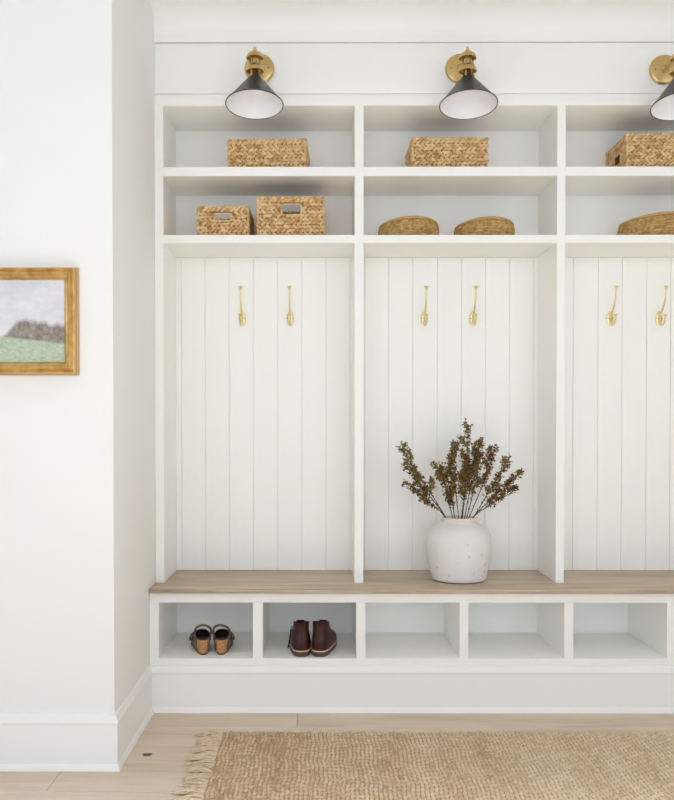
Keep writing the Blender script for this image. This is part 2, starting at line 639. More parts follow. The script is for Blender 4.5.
# ------------------------------------------------------------------ wall sconces
def make_sconce(label, loc, rz, group, roll):
    r = thing('wall_sconce', label, 'wall lamp', loc, rz, group)
    bm = BM()   # backplate against the frieze, facing -y
    add_lathe(bm, [(0, 0), (0.055, 0), (0.0580, 0.002), (0.0580, 0.007), (0.054, 0.011), (0.049, 0.0125), (0, 0.0135)], 48, (0, 0, 0), (0, -1, 0))
    bp = obj('backplate', bm, M_brass, r)
    for s in (-1, 1):
        bm = BM()
        add_lathe(bm, [(0, 0), (0.003, 0), (0.003, 0.0015), (0, 0.0022)], 12, (0.036 * s, -0.0128, 0.0), (0, -1, 0))
        obj('screw', bm, M_screw, bp)
    bm = BM()
    add_lathe(bm, [(0, 0.012), (0.0165, 0.012), (0.0165, 0.016), (0.011, 0.022), (0.0075, 0.027), (0.0055, 0.030), (0.0055, 0.165), (0.0075, 0.168), (0.0075, 0.175), (0, 0.176)], 24, (0, 0, 0), (0, -1, 0))
    obj('arm', bm, M_brass, r)
    yo = -0.176
    bm = BM()
    add_lathe(bm, [(0, 0.013), (0.005, 0.012), (0.0062, 0.008), (0.005, 0.004), (0.0042, 0.001), (0.0065, -0.002), (0.008, -0.006), (0.006, -0.011), (0, -0.011)], 20, (0, yo, 0))
    obj('finial', bm, M_brass, r)
    bm = BM()   # flared cap, open below
    add_lathe(bm, [(0, -0.006), (0.010, -0.006), (0.022, -0.010), (0.0300, -0.018), (0.0330, -0.030), (0.0310, -0.030), (0.0280, -0.020), (0.020, -0.014), (0, -0.012)], 36, (0, yo, 0))
    obj('cap', bm, M_brass, r)
    bm = BM()   # socket with ribs and lower flared ring
    add_lathe(bm, [(0, -0.020), (0.0165, -0.020), (0.0165, -0.046), (0.0185, -0.048), (0.0185, -0.052), (0.0165, -0.054), (0.0165, -0.060), (0.012, -0.066), (0, -0.068)], 32, (0, yo, 0))
    for a in np.linspace(0, 2 * PI, 6, endpoint=False):
        add_tube(bm, [(0.0205 * math.cos(a), yo + 0.0205 * math.sin(a), -0.022), (0.0205 * math.cos(a), yo + 0.0205 * math.sin(a), -0.066)], 0.0026, 8)
    obj('socket', bm, M_brass, r)
    bm = BM()
    add_lathe(bm, [(0.0215, -0.056), (0.029, -0.061), (0.0330, -0.069), (0.0335, -0.079), (0.0312, -0.079), (0.0305, -0.071), (0.027, -0.064), (0.0205, -0.060)], 36, (0, yo, 0), closed=True)
    for a in np.linspace(0, 2 * PI, 3, endpoint=False):
        ca, sa = math.cos(a - 2.0), math.sin(a - 2.0)
        add_tube(bm, [(0.021 * ca, yo + 0.021 * sa, -0.062), (0.024 * ca, yo + 0.024 * sa, -0.092), (0.021 * ca, yo + 0.021 * sa, -0.114)], 0.003, 8)
    obj('gallery_ring', bm, M_brass, r)
    # shade tipped forward out of the wall
    ax = Matrix.Rotation(math.radians(-9.5), 3, 'X') @ Vector((0, 0, -1))
    ap0 = (0, yo, -0.101)
    ap = (0, 0, 0)
    Hs = 0.108
    bm = BM()
    add_lathe(bm, [(0.0, -0.004), (0.019, -0.003), (0.0245, 0.003), (0.105, Hs - 0.002), (0.1075, Hs - 0.001)], 64, ap, ax)
    sh = obj('lamp_shade', bm, M_shade_out, r)
    sh.location = ap0
    sh.rotation_euler = (0, math.radians(roll), 0)
    nk = BM()
    add_lathe(nk, [(0, -0.064), (0.011, -0.064), (0.011, -0.088), (0.014, -0.092), (0.014, -0.100), (0, -0.100)], 24, (0, yo, 0))
    obj('neck', nk, M_screw, r)
    bm = BM()
    add_lathe(bm, [(0.0, 0.000), (0.0175, 0.001), (0.0230, 0.0065), (0.1030, Hs), (0.1050, Hs + 0.0005)], 64, ap, ax)
    obj('white_lining', bm, M_shade_in, sh)
    bm = BM()
    c = Vector(ap) + ax * Hs
    q = Vector((0, 0, 1)).rotation_difference(ax).to_matrix()
    add_tube(bm, [c + q @ Vector((0.1063 * math.cos(a), 0.1063 * math.sin(a), 0)) for a in np.linspace(0, 2 * PI, 64, endpoint=False)], 0.0021, 8, True)
    obj('shade_rim', bm, M_shade_out, sh)
    bm = BM()
    add_lathe(bm, [(0, 0.004), (0.013, 0.006), (0.013, 0.028), (0.010, 0.030), (0, 0.030)], 24, ap, ax)
    obj('lamp_holder', bm, M_shade_in, sh)
    return r


YF = YL + 0.004
sg = 'brass wall lamps above the lockers'
sc1 = make_sconce('brass wall lamp with black cone shade above the leftmost locker', (-0.2485, YF, 2.4890), math.radians(-1.5), sg, 0.0)
sc2 = dup(sc1, (0.537, YF, 2.4875), math.radians(0.5), 'brass wall lamp with black cone shade above the middle locker with the vase', sg)
sc3 = dup(sc1, (1.3357, YF, 2.4825), math.radians(-3.5), 'brass wall lamp cut by the right edge of the photo, above the right locker', sg)


for sc, a in ((sc2, -0.5), (sc3, -1.0)):
    for ch in sc.children:
        if ch.name.startswith('lamp_shade'):
            ch.rotation_euler = (0, math.radians(a), 0)


# ------------------------------------------------------------------ coat hooks
def make_hook(label, loc, group):
    r = thing('coat_hook', label, 'coat hook', loc, 0, group)
    bm = BM()
    add_lathe(bm, [(0, 0), (1.0, 0), (1.0, 0.25), (0.85, 0.75), (0.5, 1.0), (0, 1.05)], 40)
    bmesh.ops.scale(bm, vec=(0.0155, 0.0305, 0.0045), verts=bm.verts)
    bmesh.ops.rotate(bm, matrix=Matrix.Rotation(PI / 2, 3, 'X'), verts=bm.verts)
    pl = obj('mounting_plate', bm, M_hook, r)
    for s in (-1, 1):
        bm = BM()
        add_lathe(bm, [(0, 0), (0.0026, 0), (0.0024, 0.001), (0, 0.0016)], 10, (0.0100 * s, -0.0040, 0.0), (0, -1, 0))
        obj('screw', bm, M_screw, pl)
    bm = BM()
    p = catmull([(0, -0.003, 0.004), (0, -0.018, 0.016), (0, -0.040, 0.034), (0, -0.062, 0.060), (0, -0.073, 0.086), (0, -0.0775, 0.112)], 5)
    n = len(p)
    add_tube(bm, p, [0.0062 - 0.0026 * min(1, i / n * 1.6) for i in range(n)], 12)
    obj('upper_prong', bm, M_hook, r)
    bm = BM()
    add_lathe(bm, [(0, 0), (0.0055, 0.000), (0.0055, 0.003), (0.0040, 0.0055), (0.0060, 0.009), (0.0090, 0.013), (0.0095, 0.0165), (0.0080, 0.0175), (0.005, 0.0160), (0, 0.0155)], 20, (0, -0.0775, 0.110), (0, -0.12, 1))
    obj('upper_knob', bm, M_hook, r)
    bm = BM()
    p = catmull([(0, -0.003, -0.004), (0, -0.014, -0.020), (0, -0.034, -0.030), (0, -0.056, -0.026), (0, -0.068, -0.012), (0, -0.071, 0.000)], 5)
    add_tube(bm, p, [0.0072 - 0.0028 * min(1, i / n * 1.4) for i in range(len(p))], 12)
    obj('lower_prong', bm, M_hook, r)
    bm = BM()
    add_lathe(bm, [(0, 0), (0.0050, 0), (0.0050, 0.003), (0.0085, 0.007), (0.0095, 0.010), (0.0080, 0.0115), (0.005, 0.0102), (0, 0.0100)], 20, (0, -0.071, -0.001), (0, -0.1, 1))
    obj('lower_knob', bm, M_hook, r)
    return r


hg = 'brass hooks on the beadboard'
YH = YK - 0.0031
hk = make_hook('brass double coat hook, the left one in the leftmost locker', (-0.3447, YH, 1.5475), hg)
for x, lb in ((-0.1400, 'brass double coat hook, the right one in the leftmost locker'),
              (0.4332, 'brass double coat hook above the vase, the left one of that locker'),
              (0.6398, 'brass double coat hook above the vase, the right one of that locker'),
              (1.2251, 'brass double coat hook, the left one in the right locker'),
              (1.4335, 'brass double coat hook nearest the right edge of the photo')):
    dup(hk, (x, YH, 1.5475), 0, lb, hg)

# ------------------------------------------------------------------ woven lumps
LV, LF = [], []


def lump_template():
    v = [(0, 0, 1.0)]
    nseg = 7
    for lat in (0.45, -0.25, ):
        rr = math.sqrt(1 - lat * lat)
        for k in range(nseg):
            v.append((rr * math.cos(2 * PI * k / nseg), rr * math.sin(2 * PI * k / nseg), lat))
    v.append((0, 0, -0.8))
    f = []
    for k in range(nseg):
        k2 = (k + 1) % nseg
        f.append((0, 1 + k, 1 + k2))
        f.append((1 + k, 1 + nseg + k, 1 + nseg + k2, 1 + k2))
        f.append((2 * nseg + 1, 1 + nseg + k2, 1 + nseg + k))
    return np.array(v), f


TV, TF = lump_template()


class Lumps:
    """many small stitches gathered into one mesh"""
    def __init__(self):
        self.v, self.f = [], []

    def add(self, c, t, u, n, a, b, h):
        base = getattr(self, 'cnt', 0)
        M = np.array([np.array(t) * a, np.array(u) * b, np.array(n) * h])
        self.v.append(TV @ M + np.array(c))
        for q in TF:
            self.f.append(tuple(i + base for i in q))
        self.cnt = base + len(TV)

    def build(self, name, m, parent):
        me = bpy.data.meshes.new(name)
        me.from_pydata(np.vstack(self.v).tolist(), [], self.f)
        me.update()
        return finish(name, me, m, parent, 180)


def make_basket(label, loc, rz, W, D, Hh, slots, group, seed):
    """rectangular plaited basket; slots: face -> (x0, x1, z0, z1) of a hand hole"""
    rnd = random.Random(seed)
    r = thing('woven_basket', label, 'basket', loc, rz, group)
    L = Lumps()
    nrow = max(4, round((Hh - 0.012) / 0.0145))
    if nrow % 2:
        nrow += 1
    rh = (Hh - 0.012) / nrow
    faces = {'front': (Vector((-W / 2, -D / 2, 0)), Vector((1, 0, 0)), Vector((0, -1, 0)), W),
             'right': (Vector((W / 2, -D / 2, 0)), Vector((0, 1, 0)), Vector((1, 0, 0)), D),
             'back': (Vector((W / 2, D / 2, 0)), Vector((-1, 0, 0)), Vector((0, 1, 0)), W),
             'left': (Vector((-W / 2, D / 2, 0)), Vector((0, -1, 0)), Vector((-1, 0, 0)), D)}
    up = Vector((0, 0, 1))
    inn = BM()
    T = 0.007
    IN = 0.0055
    for key, (o, tx, nn, ln) in faces.items():
        sl = slots.get(key)
        ns = max(4, round(ln / 0.0185))
        st = ln / ns
        for j in range(nrow):
            zc = 0.002 + (j + 0.5) * rh
            sgn = 1 if j % 2 else -1
            for i in range(ns + 1):
                s = (i + (0.5 if (j // 2) % 2 else 0.0)) * st + rnd.uniform(-0.0015, 0.0015)
                if s < 0.004 or s > ln - 0.003:
                    continue
                if sl and sl[0] - 0.0075 < s < sl[1] + 0.0075 and sl[2] - 0.005 < zc < sl[3] + 0.005:
                    continue
                ang = sgn * math.radians(30 + rnd.uniform(-7, 7))
                d = tx * math.cos(ang) + up * math.sin(ang)
                e = nn.cross(d)
                c = o + tx * s + up * (zc + rnd.uniform(-0.001, 0.001)) - nn * (IN - 0.0005 + rnd.uniform(-0.001, 0.001))
                L.add(c, d, e, nn, st * 0.80, rh * 0.47, 0.0070)
        # braided top edge
        for i in range(int(ln / 0.015)):
            s = (i + 0.5) * ln / int(ln / 0.015)
            d = tx * math.cos(0.4) + up * math.sin(0.4)
            L.add(o + tx * s + up * (Hh - 0.0065) - nn * 0.0065, d, nn.cross(d), nn, 0.0115, 0.0065, 0.0080)
        # corner post
        for j in range(nrow):
            L.add(o + up * (0.002 + (j + 0.5) * rh) - nn * 0.006 + tx * 0.006, up, tx, (nn - tx).normalized(), rh * 0.62, 0.0065, 0.0065)

        # inner wall with the hand hole left open
        def slab(s0, s1, z0, z1):
            a = o + tx * s0 - nn * (IN + T)
            b = o + tx * s1 - nn * IN
            xs, ys = sorted((a.x, b.x)), sorted((a.y, b.y))
            add_box(inn, xs[0], xs[1], ys[0], ys[1], z0, z1, 0)
        e0 = 0.006
        if sl:
            slab(e0, sl[0], 0.002, Hh - 0.008)
            slab(sl[1], ln - e0, 0.002, Hh - 0.008)
            slab(sl[0], sl[1], 0.002, sl[2])
            slab(sl[0], sl[1], sl[3], Hh - 0.008)
            pts = []
            rr = 0.008
            for cx, cz, a0 in ((sl[1] - rr, sl[3] - rr, 0), (sl[0] + rr, sl[3] - rr, PI / 2), (sl[0] + rr, sl[2] + rr, PI), (sl[1] - rr, sl[2] + rr, 1.5 * PI)):
                for a in np.linspace(a0, a0 + PI / 2, 5):
                    pts.append(o + tx * (cx + (rr + 0.002) * math.cos(a)) + up * (cz + (rr + 0.002) * math.sin(a)) - nn * 0.0065)
            hb = BM()
            add_tube(hb, pts, 0.0034, 8, True)
            obj('handle_hole_rim', hb, M_hyac, r, 180)
        else:
            slab(e0, ln - e0, 0.002, Hh - 0.008)
    add_box(inn, -W / 2 + 0.006, W / 2 - 0.006, -D / 2 + 0.006, D / 2 - 0.006, 0.0005, 0.007, 0)
    L.build('woven_body', M_hyac, r)
    obj('inner_wall', inn, M_hyac_in, r, None)
    return r


bg_ = 'rectangular woven baskets on the locker shelves'
Z1, Z2 = ZS[1][1] + 0.0005, ZS[0][1] + 0.0005
DD = 0.235
end = lambda h: (0.075, 0.160, h * 0.42, h * 0.68)
make_basket('long low woven basket alone on the top shelf of the leftmost locker', (-0.2175, 0.180 + DD / 2, Z1), math.radians(-2.5), 0.312, DD, 0.121, {'right': end(0.126), 'left': end(0.126)}, bg_, 1)
make_basket('smallest rectangular woven basket, with front hand hole, left on the lower shelf', (-0.3960, 0.180 + DD / 2, Z2), 0, 0.2066, DD, 0.1235, {'front': (0.0675, 0.1360, 0.0655, 0.0905)}, bg_, 2)
make_basket('taller woven basket with front hand hole beside the smallest one, lower shelf', (-0.1265, 0.178 + 0.131, Z2), math.radians(-0.5), 0.2690, 0.262, 0.1600, {'front': (0.0995, 0.1745, 0.089, 0.1265)}, bg_, 3)
make_basket('long low woven basket on the top shelf above the vase', (0.5020, 0.180 + DD / 2, Z1), math.radians(0.3), 0.304, DD, 0.126, {'right': end(0.126), 'left': end(0.126)}, bg_, 4)
make_basket('woven basket with side hand hole on the top shelf of the right locker', (1.3570, 0.181 + 0.131, Z1), 0, 0.3110, 0.262, 0.1420, {'left': (0.095, 0.170, 0.052, 0.090), 'right': (0.07, 0.14, 0.052, 0.090)}, bg_, 5)


def make_round(label, loc, rx, ry, Hh, group, seed):
    rnd = random.Random(seed)
    r = thing('round_basket', label, 'basket', loc, 0, group)
    L = Lumps()
    rh = 0.0105
    nrow = round(Hh / rh)
    rh = Hh / nrow
    for j in range(nrow):
        q = j / (nrow - 1)
        sc = 0.965 + 0.03 * math.sin(q * PI) + (-0.035 if j == nrow - 1 else 0)
        n = int(2 * PI * (rx + ry) / 2 / 0.0115)
        for i in range(n):
            a = 2 * PI * (i + 0.5 * (j % 2)) / n + rnd.uniform(-0.006, 0.006)
            dz = 1 - 0.17 * math.cos(a) ** 2 + 0.05 * math.cos(a)
            c = Vector((rx * sc * math.cos(a), ry * sc * math.sin(a), (j + 0.5) * rh * dz + rnd.uniform(-0.0007, 0.0007)))
            nn = Vector((math.cos(a) / rx, math.sin(a) / ry, 0)).normalized()
            tx = Vector((-nn.y, nn.x, 0))
            d = tx * math.cos(0.45) + Vector((0, 0, 1)) * math.sin(0.45)
            L.add(c - nn * 0.003, d, nn.cross(d), nn, 0.0088, rh * 0.60, 0.0050)
    L.build('coiled_wall', M_sea, r)
    bm = BM()
    prof = [(0, 0.0), (0.93, 0.0), (0.935, Hh * 0.76), (0.895, Hh * 0.76), (0.885, 0.008), (0, 0.008)]
    add_lathe(bm, prof, 48)
    bmesh.ops.scale(bm, vec=(rx, ry, 1), verts=bm.verts)
    obj('inner_wall', bm, M_hyac_in, r)
    bm = BM()
    add_tube(bm, [(rx * 0.925 * math.cos(a), ry * 0.925 * math.sin(a), (Hh - 0.001) * (1 - 0.17 * math.cos(a) ** 2 + 0.05 * math.cos(a))) for a in np.linspace(0, 2 * PI, 64, endpoint=False)], 0.0062, 8, True)
    obj('rim', bm, M_sea, r, 180)
    return r


rg = 'round coiled baskets on the lower locker shelf'
make_round('shallow round coiled basket, left of the pair on the shelf above the vase', (0.3520, 0.310, Z2), 0.125, 0.128, 0.0800, rg, 1)
make_round('shallow round coiled basket, right of the pair on the shelf above the vase', (0.6620, 0.310, Z2), 0.123, 0.128, 0.0780, rg, 2)
make_round('larger oval coiled basket alone on the lower shelf of the right locker', (1.3830, 0.300, Z2), 0.172, 0.136, 0.0940, rg, 3)

# ------------------------------------------------------------------ vase
VX, VY = 0.5468, 0.214
vase = thing('ceramic_vase', 'wide white pitted ceramic vase on the oak bench seat', 'vase', (VX, VY, 0.4703))
out = [(0.098, 0.004), (0.1035, 0.008), (0.1065, 0.020), (0.1145, 0.050), (0.1220, 0.085), (0.1272, 0.120), (0.1283, 0.142), (0.1262, 0.166), (0.1200, 0.188), (0.1090, 0.207), (0.0940, 0.221), (0.0800, 0.2285), (0.0725, 0.2330)]
inn = [(r_ - 0.008, z_) for r_, z_ in out[1:]][::-1]
pr = [tuple(p) for p in catmull([(a * (1.035 - 0.06 * max(0, b - 0.2) / 0.033), 0, b) for a, b in out], 4)]
bm = BM()
add_lathe(bm, [(0, 0.004)] + [(p[0], p[2]) for p in pr] + inn + [(0, 0.014)], 72)
obj('body', bm, M_vase, vase, 60)
bm = BM()
add_lathe(bm, [(0.0695, 0.2310), (0.0702, 0.2350), (0.0702, 0.2400), (0.0718, 0.2440), (0.0712, 0.2500), (0.0680, 0.2535), (0.0630, 0.2520), (0.0610, 0.2460), (0.0610, 0.2310)], 72, closed=True)
obj('rim', bm, M_clay, vase, 60)
bm = BM()
add_lathe(bm, [(0, 0), (0.0975, 0), (0.099, 0.002), (0.098, 0.0045), (0, 0.0045)], 72)
obj('foot', bm, M_foot, vase, 60)


# ------------------------------------------------------------------ dried branches
def branch(idx, label, tip, bend, depth, nleaf, start, spread, rnd, side=5):
    """tip: (x, z) in metres from the vase mouth; leaves from start..1 of its length"""
    base = Vector((max(-0.050, min(0.050, tip[0] * 0.26)), rnd.uniform(-0.035, 0.035), 0.0))
    foot = Vector((-base.x * 0.9, -base.y * 0.8, -0.170))
    tp = Vector((tip[0], depth, tip[1]))
    mid = base.lerp(tp, 0.5) + Vector((bend, 0, abs(bend) * 0.3))
    r = thing('dried_branch', label, 'dried branch', (VX, VY, 0.4703 + 0.247), 0, 'dried branches in the white vase')
    path = catmull([foot, base, mid, tp], 8)
    st = BM()
    n = len(path)
    add_tube(st, path, [0.0022 * (1 - 0.65 * i / n) for i in range(n)], 6)
    upper = path[8:]
    m = len(upper)
    lv, lf = [], []

    def leaf(p, dirn, size):
        b = dirn.orthogonal()
        b = Matrix.Rotation(rnd.uniform(0, 2 * PI), 3, dirn) @ b
        b.normalize()
        d = (dirn * 0.55 + b * rnd.uniform(0.5, 1.0) + Vector((0, 0, 0.25))).normalized()
        w = d.cross(b)
        if w.length < 1e-3:
            w = d.orthogonal()
        w.normalize()
        nn = d.cross(w)
        ln, wd = size, size * rnd.uniform(0.32, 0.45)
        k = len(lv)
        cup = nn * size * 0.18
        lv.extend([p, p + d * ln * 0.35 + w * wd + cup, p + d * ln * 0.75 + w * wd * 0.85 + cup, p + d * ln, p + d * ln * 0.75 - w * wd * 0.85 + cup, p + d * ln * 0.35 - w * wd + cup, p + d * ln * 0.5])
        for a, b2 in ((0, 1), (1, 2), (2, 3), (3, 4), (4, 5), (5, 0)):
            lf.append((k + a, k + b2, k + 6))

    def along(pts, s):
        f = s * (len(pts) - 1)
        i = min(int(f), len(pts) - 2)
        return pts[i].lerp(pts[i + 1], f - i), (pts[i + 1] - pts[i]).normalized()

    twigs = [(upper, start, 1.0, nleaf)]
    for q in range(side):
        s = start + (0.9 - start) * (q + rnd.uniform(0.1, 0.8)) / side
        p, d = along(upper, s)
        sd = Vector((rnd.uniform(-1, 1), rnd.uniform(-0.7, 0.7), 0.2)).normalized()
        ln = rnd.uniform(0.6, 1.0) * spread
        e = p + (d * 0.8 + sd * 0.6).normalized() * ln
        tw = catmull([p, p.lerp(e, 0.5) + sd * ln * 0.08, e], 4)
        add_tube(st, tw, [0.0011, ] * len(tw), 5)
        twigs.append((tw, 0.15, 1.0, int(nleaf * 0.50)))
    for pts, s0, s1, cnt in twigs:
        for i in range(cnt):
            s = s0 + (s1 - s0) * (i + rnd.random()) / cnt
            p, d = along(pts, s)
            jit = Vector((rnd.gauss(0, 1), rnd.gauss(0, 1), rnd.gauss(0, 1))) * 0.0062
            leaf(p + jit, d, rnd.uniform(0.0075, 0.0140))
    # a few sparse leaves low on the stem
    for i in range(10):
        p, d = along(upper, rnd.uniform(0.12, start + 0.05))
        leaf(p, d, rnd.uniform(0.007, 0.011))
    obj('stem', st, M_stem, r, 180)
    me = bpy.data.meshes.new('leaves')
    me.from_pydata([tuple(p) for p in lv], [], lf)
    finish('leaves', me, M_leaf, r, None)


rnd = random.Random(11)
PX = 1 / 248.0    # metres per photo pixel at the vase
BR = [((399, 443), 0.004, -0.05, 62, 0.42, 0.050, 'dried branch leaning farthest left, its tip highest on that side'),
      ((405, 461), 0.003, 0.03, 46, 0.45, 0.045, 'dried branch just below the farthest left one, leaning left'),
      ((412, 484), 0.000, -0.02, 40, 0.40, 0.045, 'lowest dried branch leaning left over the vase shoulder'),
      ((440, 462), 0.000, -0.06, 62, 0.30, 0.050, 'short rusty dried branch left of the upright ones'),
      ((447, 466), 0.004, 0.02, 58, 0.28, 0.050, 'short bushy dried branch in the middle front of the bunch'),
      ((455, 437), -0.004, 0.02, 70, 0.48, 0.050, 'upright dried branch left of the tallest one'),
      ((472, 421), 0.002, 0.03, 66, 0.42, 0.055, 'tallest upright dried branch in the vase'),
      ((483, 434), -0.004, -0.02, 54, 0.50, 0.045, 'dried branch with a thin tip just right of the tallest one'),
      ((468, 455), 0.003, -0.05, 66, 0.38, 0.050, 'dense olive dried branch in the centre of the bunch'),
      ((485, 452), 0.004, 0.05, 62, 0.45, 0.050, 'dense dried branch right of centre behind the others'),
      ((499, 443), 0.006, 0.01, 52, 0.52, 0.035, 'dried branch third from the right with an upright leafy tip'),
      ((513, 455), 0.002, 0.03, 52, 0.42, 0.030, 'dried branch second from the right, leaning right'),
      ((521, 469), 0.000, -0.03, 46, 0.45, 0.030, 'dried branch leaning farthest right with a leafy tip'),
      ((520, 484), 0.004, 0.00, 34, 0.42, 0.020, 'lowest thin dried branch reaching right'),
      ]
for i, (tp, bend, dep, nl, st, sp, lb) in enumerate(BR):
    branch(i, lb, ((tp[0] - 461.0) * PX * 0.97, (519 - tp[1]) * PX * 0.93), bend, dep, int(nl * 2.0), st * 0.80, sp * 1.2, rnd)


# ------------------------------------------------------------------ shoes
def foot_ring(n, yb, yf, wb, wf, z, mirror=1, pointed=0.0):
    """outline of a foot: heel at yb, toe at yf, half width wb at the heel and wf at the ball"""
    pts = []
    for k in range(n):
        a = 2 * PI * k / n
        c, s = math.cos(a), math.sin(a)
        yy = (math.copysign(abs(s) ** (0.62 if s < 0 else 0.85), s) + 1) / 2   # 0 heel .. 1 toe
        half = wb + (wf - wb) * max(0.0, min(1.0, (yy - 0.15) / 0.55)) ** 1.2
        x = half * math.copysign(abs(c) ** 0.68, c)
        lean = mirror * 0.010 * yy * yy * (1 if pointed else 0.6)
        pts.append((x + lean, yb + (yf - yb) * yy, z))
    return pts


def loft(bm, rings, cap0=True, cap1=True):
    R = [[bm.verts.new(p) for p in r] for r in rings]
    n = len(R[0])
    for a, b in zip(R[:-1], R[1:]):
        for k in range(n):
            k2 = (k + 1) % n
            bm.faces.new((a[k], a[k2], b[k2], b[k]))
    if cap0:
        bm.faces.new(R[0][::-1])
    if cap1:
        bm.faces.new(R[-1])
    bmesh.ops.recalc_face_normals(bm, faces=bm.faces)


def make_boot(label, loc, rz, mir, lace_out):
    r = thing('ankle_boot', label, 'boot', loc, rz, 'pair of brown boots in the second cubby')
    r.scale = (0.93, 0.90, 0.835)
    n = 40
    bm = BM()
    loft(bm, [foot_ring(n, 0.002, 0.278, 0.037, 0.046, 0.0, mir), foot_ring(n, -0.001, 0.282, 0.040, 0.049, 0.004, mir), foot_ring(n, -0.002, 0.283, 0.041, 0.050, 0.024, mir)])
    obj('sole', bm, M_sole, r, 50)
    bm = BM()
    loft(bm, [foot_ring(n, -0.003, 0.284, 0.042, 0.051, 0.024, mir), foot_ring(n, -0.0035, 0.2845, 0.0425, 0.0515, 0.0265, mir), foot_ring(n, -0.003, 0.284, 0.042, 0.051, 0.029, mir)])
    obj('welt', bm, M_welt, r, 50)
    bm = BM()
    lv = [(0.029, 0.000, 0.278, 0.0390, 0.0475), (0.040, -0.002, 0.280, 0.0400, 0.0480), (0.055, -0.003, 0.272, 0.0400, 0.0460), (0.068, -0.002, 0.245, 0.0390, 0.0430), (0.080, 0.000, 0.205, 0.0372, 0.0395), (0.093, 0.003, 0.170, 0.0350, 0.0360), (0.107, 0.006, 0.145, 0.0332, 0.0335), (0.122, 0.007, 0.131, 0.0325, 0.0325), (0.136, 0.006, 0.127, 0.0325, 0.0325), (0.146, 0.004, 0.127, 0.0330, 0.0330)]
    rings = []
    for z, yb, yf, wb, wf in lv:
        k = min(1, max(0, (z - 0.1) / 0.046))
        rg_ = foot_ring(n, yb, yf, wb, wf, z, mir * (1 - k))
        rings.append([(x, y, zz - k * (y - 0.0655) / 0.06 * 0.012 + k * 0.004 * abs(x) / 0.033 - k * 0.004 * (abs(x) < 0.007)) for x, y, zz in rg_])
    top = rings[-1]
    cx = 0
    cy = 0.0655
    rim = [(x * 0.90, cy + (y - cy) * 0.93, z) for x, y, z in top]
    low = [(x * 0.86, cy + (y - cy) * 0.90, 0.095) for x, y, z in top]
    loft(bm, rings + [rim, low])
    obj('upper', bm, M_boot, r, 60)
    bm = BM()   # heel seam strip with a pull tab
    add_tube(bm, [(0, -0.0025, 0.034), (0, -0.0032, 0.058), (0, -0.0008, 0.083), (0, 0.0052, 0.108), (0, 0.0055, 0.134), (0, 0.003, 0.156)], 0.0040, 8, flat=0.35, up=(0, 1, 0))
    obj('heel_strip', bm, M_boot, r, 60)
    bm = BM()   # tongue
    add_tube(bm, catmull([(0, 0.200, 0.083), (0, 0.162, 0.103), (0, 0.137, 0.122), (0, 0.133, 0.140)], 4), 0.018, 10, flat=0.22, up=(0, 0.6, 0.8))
    obj('tongue', bm, M_boot, r, 60)
    bm = BM()
    for j in range(3):
        yy, zz = 0.195 - 0.022 * j, 0.0885 + 0.013 * j
        add_tube(bm, catmull([(-0.024, yy - 0.01, zz - 0.006), (0, yy + 0.002, zz + 0.003), (0.024, yy - 0.01, zz - 0.006)], 4), 0.0018, 6)
    if lace_out:
        s = lace_out
        add_tube(bm, catmull([(s * 0.020, 0.16, 0.112), (s * 0.041, 0.12, 0.106), (s * 0.046, 0.06, 0.086), (s * 0.050, 0.025, 0.064), (s * 0.0535, 0.004, 0.046)], 4), 0.0022, 6)
        add_tube(bm, catmull([(s * 0.020, 0.16, 0.112), (s * 0.042, 0.10, 0.094), (s * 0.049, 0.05, 0.068), (s * 0.0565, 0.012, 0.040)], 4), 0.0022, 6)
    obj('lace', bm, M_lace, r, 180)
    return r


ZF = ZB0 + 0.0003
make_boot('brown leather ankle boot, the left one with a lace hanging out', (-0.0815, 0.040, ZF), math.radians(3), -1, -1)
make_boot('brown leather ankle boot, the right one of the pair', (-0.0150, 0.040, ZF), math.radians(-8), 1, 0)


